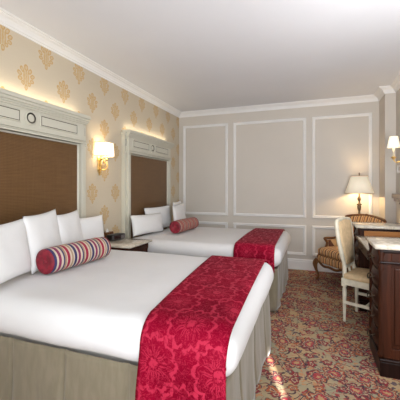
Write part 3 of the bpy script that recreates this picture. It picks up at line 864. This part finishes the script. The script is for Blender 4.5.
# seat rail with serpentine lower edge (front and sides)
def apron(a, b, nrm, dip):
    bm = bmesh.new(); n = 24; rows = []
    for i in range(n + 1):
        u = i / n; x = a[0] + (b[0] - a[0]) * u; y = a[1] + (b[1] - a[1]) * u
        bow = .025 * sin(PI * u); x += nrm[0] * bow; y += nrm[1] * bow
        zb = .245 - .0 + dip * (-cos(2 * PI * u) * .5 + .5) * -1 + .012 * cos(4 * PI * u)
        rows.append([bm.verts.new((x + nrm[0] * o, y + nrm[1] * o, z)) for o, z in ((0, zb + .035), (.012, zb + .035), (.018, zb + .028), (.024, zb + .012), (.012, zb), (0, zb))])
    for r0, r1 in zip(rows, rows[1:]):
        for k_ in range(6): bm.faces.new((r0[k_], r0[(k_ + 1) % 6], r1[(k_ + 1) % 6], r1[k_]))
    bm.faces.new(rows[0]); bm.faces.new(rows[-1][::-1])
    return bm
for a, b, nrm in (((-.27, -.27), (.27, -.27), (0, -1)), ((-.27, -.27), (-.235, .26), (-1, 0)), ((.27, -.27), (.235, .26), (1, 0)), ((-.235, .26), (.235, .26), (0, 1))):
    link('seat_rail', apron(a, b, nrm, .03), 'walnut', t, True)
bm = bmesh.new(); merge(bm, rbox((.285, .285, .058), .03, (10, 10, 6)), mtx=Matrix.Translation((0, -.005, .315))); link('seat_deck', bm, 'stripe_orange', t, True)
bm = bmesh.new(); tt = rbox((.265, .275, .05), .04, (16, 16, 6))
for v in tt.verts:
    if v.co.z > 0: v.co.z += .03 * (1 - (v.co.x / .28) ** 2) * (1 - (v.co.y / .29) ** 2)
merge(bm, tt, mtx=Matrix.Translation((0, -.025, .425))); link('seat_cushion', bm, 'stripe_orange', t, True)
# arms: upholstered side panels with wooden rail above
for s in (-1, 1):
    bm = bmesh.new()
    prf = []
    n = 16; G = []
    for i in range(n + 1):
        u = i / n; y = -.09 + .37 * u; top = .575 + .11 * u ** 2
        x = s * (.275 + .02 * sin(PI * u))
        G.append([bm.verts.new((x + s * dx, y, z)) for dx, z in ((-.022, .36), (-.026, .48), (-.016, top), (.014, top), (.020, .48), (.016, .34))])
    for r0, r1 in zip(G, G[1:]):
        for k_ in range(6): bm.faces.new((r0[k_], r0[(k_ + 1) % 6], r1[(k_ + 1) % 6], r1[k_]))
    bm.faces.new(G[0]); bm.faces.new(G[-1][::-1]); link('arm_panel', bm, 'stripe_orange', t)
    bm = bmesh.new()
    tube(bm, [(s * .275, -.27, .33), (s * .268, -.23, .40), (s * .268, -.15, .46), (s * .28, -.105, .53), (s * .29, -.125, .575), (s * .292, -.135, .598), (s * .292, -.08, .603), (s * .292, .04, .60), (s * .285, .16, .64), (s * .272, .27, .74), (s * .265, .30, .82)],
         [.022, .019, .017, .017, .019, .020, .018, .018, .018, .02, .02], 10, 5, flat=1.1); link('arm', bm, 'walnut', t, True)
# back
def ab(x, z): return (x, .255 + (z - .35) * .17 - .35 * x * x, z)
bh = [(-.235, .33), (-.27, .50), (-.315, .70), (-.348, .86), (-.352, .905), (-.27, .928), (-.13, .946), (0, .952), (.13, .946), (.27, .928), (.352, .905), (.348, .86), (.315, .70), (.27, .50), (.235, .33)]
bm = bmesh.new(); tube(bm, [ab(x, z) for x, z in bh], .020, 10, 5); tube(bm, [ab(-.05, .945), (0, ab(0, .945)[1] - .008, .960), ab(.05, .945)], [.008, .018, .008], 8, 5); link('back_frame', bm, 'walnut', t, True)
bm = bmesh.new(); inn = catmull([(x * .97, 0, z - .004) for x, z in bh], 5); F = []
for k_, dy in ((0, -.030), (1, .014)):
    G = []
    nn = 10
    for i in range(nn + 1):
        u = i / nn; row = []
        for p in inn[:len(inn) // 2 + 1]: row.append((p.x, p.z))
        G.append(row)
    half = inn[:len(inn) // 2 + 1]
    grid = []
    for p in half:
        rr = []
        for i in range(13):
            w = -1 + 2 * i / 12; x = abs(p.x) * w; q = ab(x, p.z)
            e = (1 - w * w) * min(1, (.96 - p.z) / .12 + .15) * min(1, (p.z - .3) / .08)
            rr.append(bm.verts.new((q[0], q[1] + dy * max(0, e) ** .5 * 1.3, q[2])))
        grid.append(rr)
    for r0, r1 in zip(grid, grid[1:]):
        for i in range(12): bm.faces.new((r0[i], r0[i + 1], r1[i + 1], r1[i])).smooth = True
link('backrest', bm, 'stripe_orange', t, True)

# ------------------------------------------------------------------ floor lamp
LX, LY = 3.045, 5.235
t = empty('floor_lamp', 'turned bronze floor lamp with cream shade behind the striped armchair', 'lamp', (LX, LY, 0))
bm = bmesh.new(); lathe(bm, [(.12, 0), (.12, .012), (.10, .022), (.04, .035), (.025, .06), (.03, .075)], 28); link('base', bm, 'antique_brass', t, True)
bm = bmesh.new()
lathe(bm, [(.03, .07), (.014, .09), (.012, .30), (.020, .32), (.013, .34), (.013, .70), (.022, .72), (.014, .74), (.015, .92), (.030, .945), (.016, .965), (.014, 1.00), (.024, 1.03), (.028, 1.075), (.018, 1.085), (.036, 1.098), (.036, 1.108), (.014, 1.118), (.012, 1.15), (.024, 1.17), (.027, 1.19), (.020, 1.21), (.010, 1.225), (.010, 1.30), (.006, 1.54)], 20)
link('pole', bm, 'antique_brass', t, True)
bm = bmesh.new(); lathe(bm, [(.198, -.13), (.114, .13)], 40, cap=False); sh = link('lamp_shade', bm, 'lamp_shade', t, True, (0, 0, 1.40)); sh.modifiers.new('s', 'SOLIDIFY').thickness = .003
for r_, z in ((.1985, -.13), (.1145, .13)):
    bm = bmesh.new(); tube(bm, [(r_ * cos(k * PI / 20), r_ * sin(k * PI / 20), z) for k in range(40)], .004, 8, closed=True)
    link('shade_trim', bm, 'cream_seat', sh, True)
bm = bmesh.new(); lathe(bm, [(.004, 1.53), (.010, 1.545), (.007, 1.555), (.011, 1.568), (.003, 1.585)], 12); link('finial', bm, 'antique_brass', t, True)
bm = bmesh.new()
for a in (0, 2.094, 4.189): tube(bm, [(0, 0, 1.52), (.114 * cos(a), .114 * sin(a), 1.53)], .002, 6)
link('harp', bm, 'antique_brass', t)

# ------------------------------------------------------------------ lights
def light(kind, loc, energy, color, rot=None, target=None, **kw):
    L = bpy.data.lights.new(kind.lower() + '_lamp', kind); L.energy = energy; L.color = color
    for k_, v in kw.items(): setattr(L, k_, v)
    o = bpy.data.objects.new(kind.lower() + '_lamp', L); COL.objects.link(o); o.location = loc
    if target: o.rotation_euler = (Vector(target) - Vector(loc)).to_track_quat('-Z', 'Y').to_euler()
    elif rot: o.rotation_euler = rot
    return o
# daylight through the windows behind and right of the camera, then added fill lights
light('AREA', (1.8, YF + .02, 1.6), 24, (.88, .94, 1), target=(1.8, 3, 1.5), shape='RECTANGLE', size=2.1, size_y=1.45)
light('AREA', (3.40, .55, 1.60), 27, (.88, .94, 1), target=(1.4, 2.0, .9), shape='RECTANGLE', size=1.5, size_y=1.3)
light('AREA', (1.9, -.7, 2.60), 5, (.9, .95, 1), target=(1.9, 2.2, 0), shape='RECTANGLE', size=2.6, size_y=1.2)  # unseen overhead panel, added as soft fill from above
light('AREA', (2.6, -.4, .9), 62, (.86, .93, 1), target=(2.9, 4.2, 2.76), shape='RECTANGLE', size=2.0, size_y=1.0)  # unseen uplight, added to brighten the ceiling
light('AREA', (3.42, 1.9, 1.75), 54, (.93, .95, 1), target=(1.9, 5.0, 2.3), shape='RECTANGLE', size=1.1, size_y=1.2)  # unseen fill, added to brighten the far end of the room
# lamp bulbs
light('POINT', (.095, 3.068, 1.80), 2.0, (1, .80, .52), shadow_soft_size=.04)
light('POINT', (LX, LY, 1.36), 11.0, (1, .72, .40), shadow_soft_size=.05)
light('POINT', (3.335, 4.48, 1.93), 1.3, (1, .76, .46), shadow_soft_size=.03)
# narrow sun gap on the carpet
s = light('SPOT', (3.42, -1.45, 2.2), 5000, (1, .97, .93), target=(2.15, 2.26, 0), spot_size=math.radians(5.5), spot_blend=.5, shadow_soft_size=.02)
s.scale = (.10, 1, 1)

w = bpy.data.worlds.new('World'); SC.world = w; w.use_nodes = True
w.node_tree.nodes['Background'].inputs[0].default_value = (.9, .93, 1, 1); w.node_tree.nodes['Background'].inputs[1].default_value = .6
SC.view_settings.view_transform = 'Standard'; SC.view_settings.look = 'None'; SC.view_settings.exposure = -.06

# ------------------------------------------------------------------ camera
cd = bpy.data.cameras.new('camera'); cam = bpy.data.objects.new('camera', cd); COL.objects.link(cam)
cam.location = (2.39, 0, 1.35); cam.rotation_euler = (PI / 2, 0, math.atan2(113, 312))
cd.sensor_width = 36; cd.lens = 36 * 312 / 400; cd.shift_y = -12 / 400; cd.clip_start = .02
SC.camera = cam
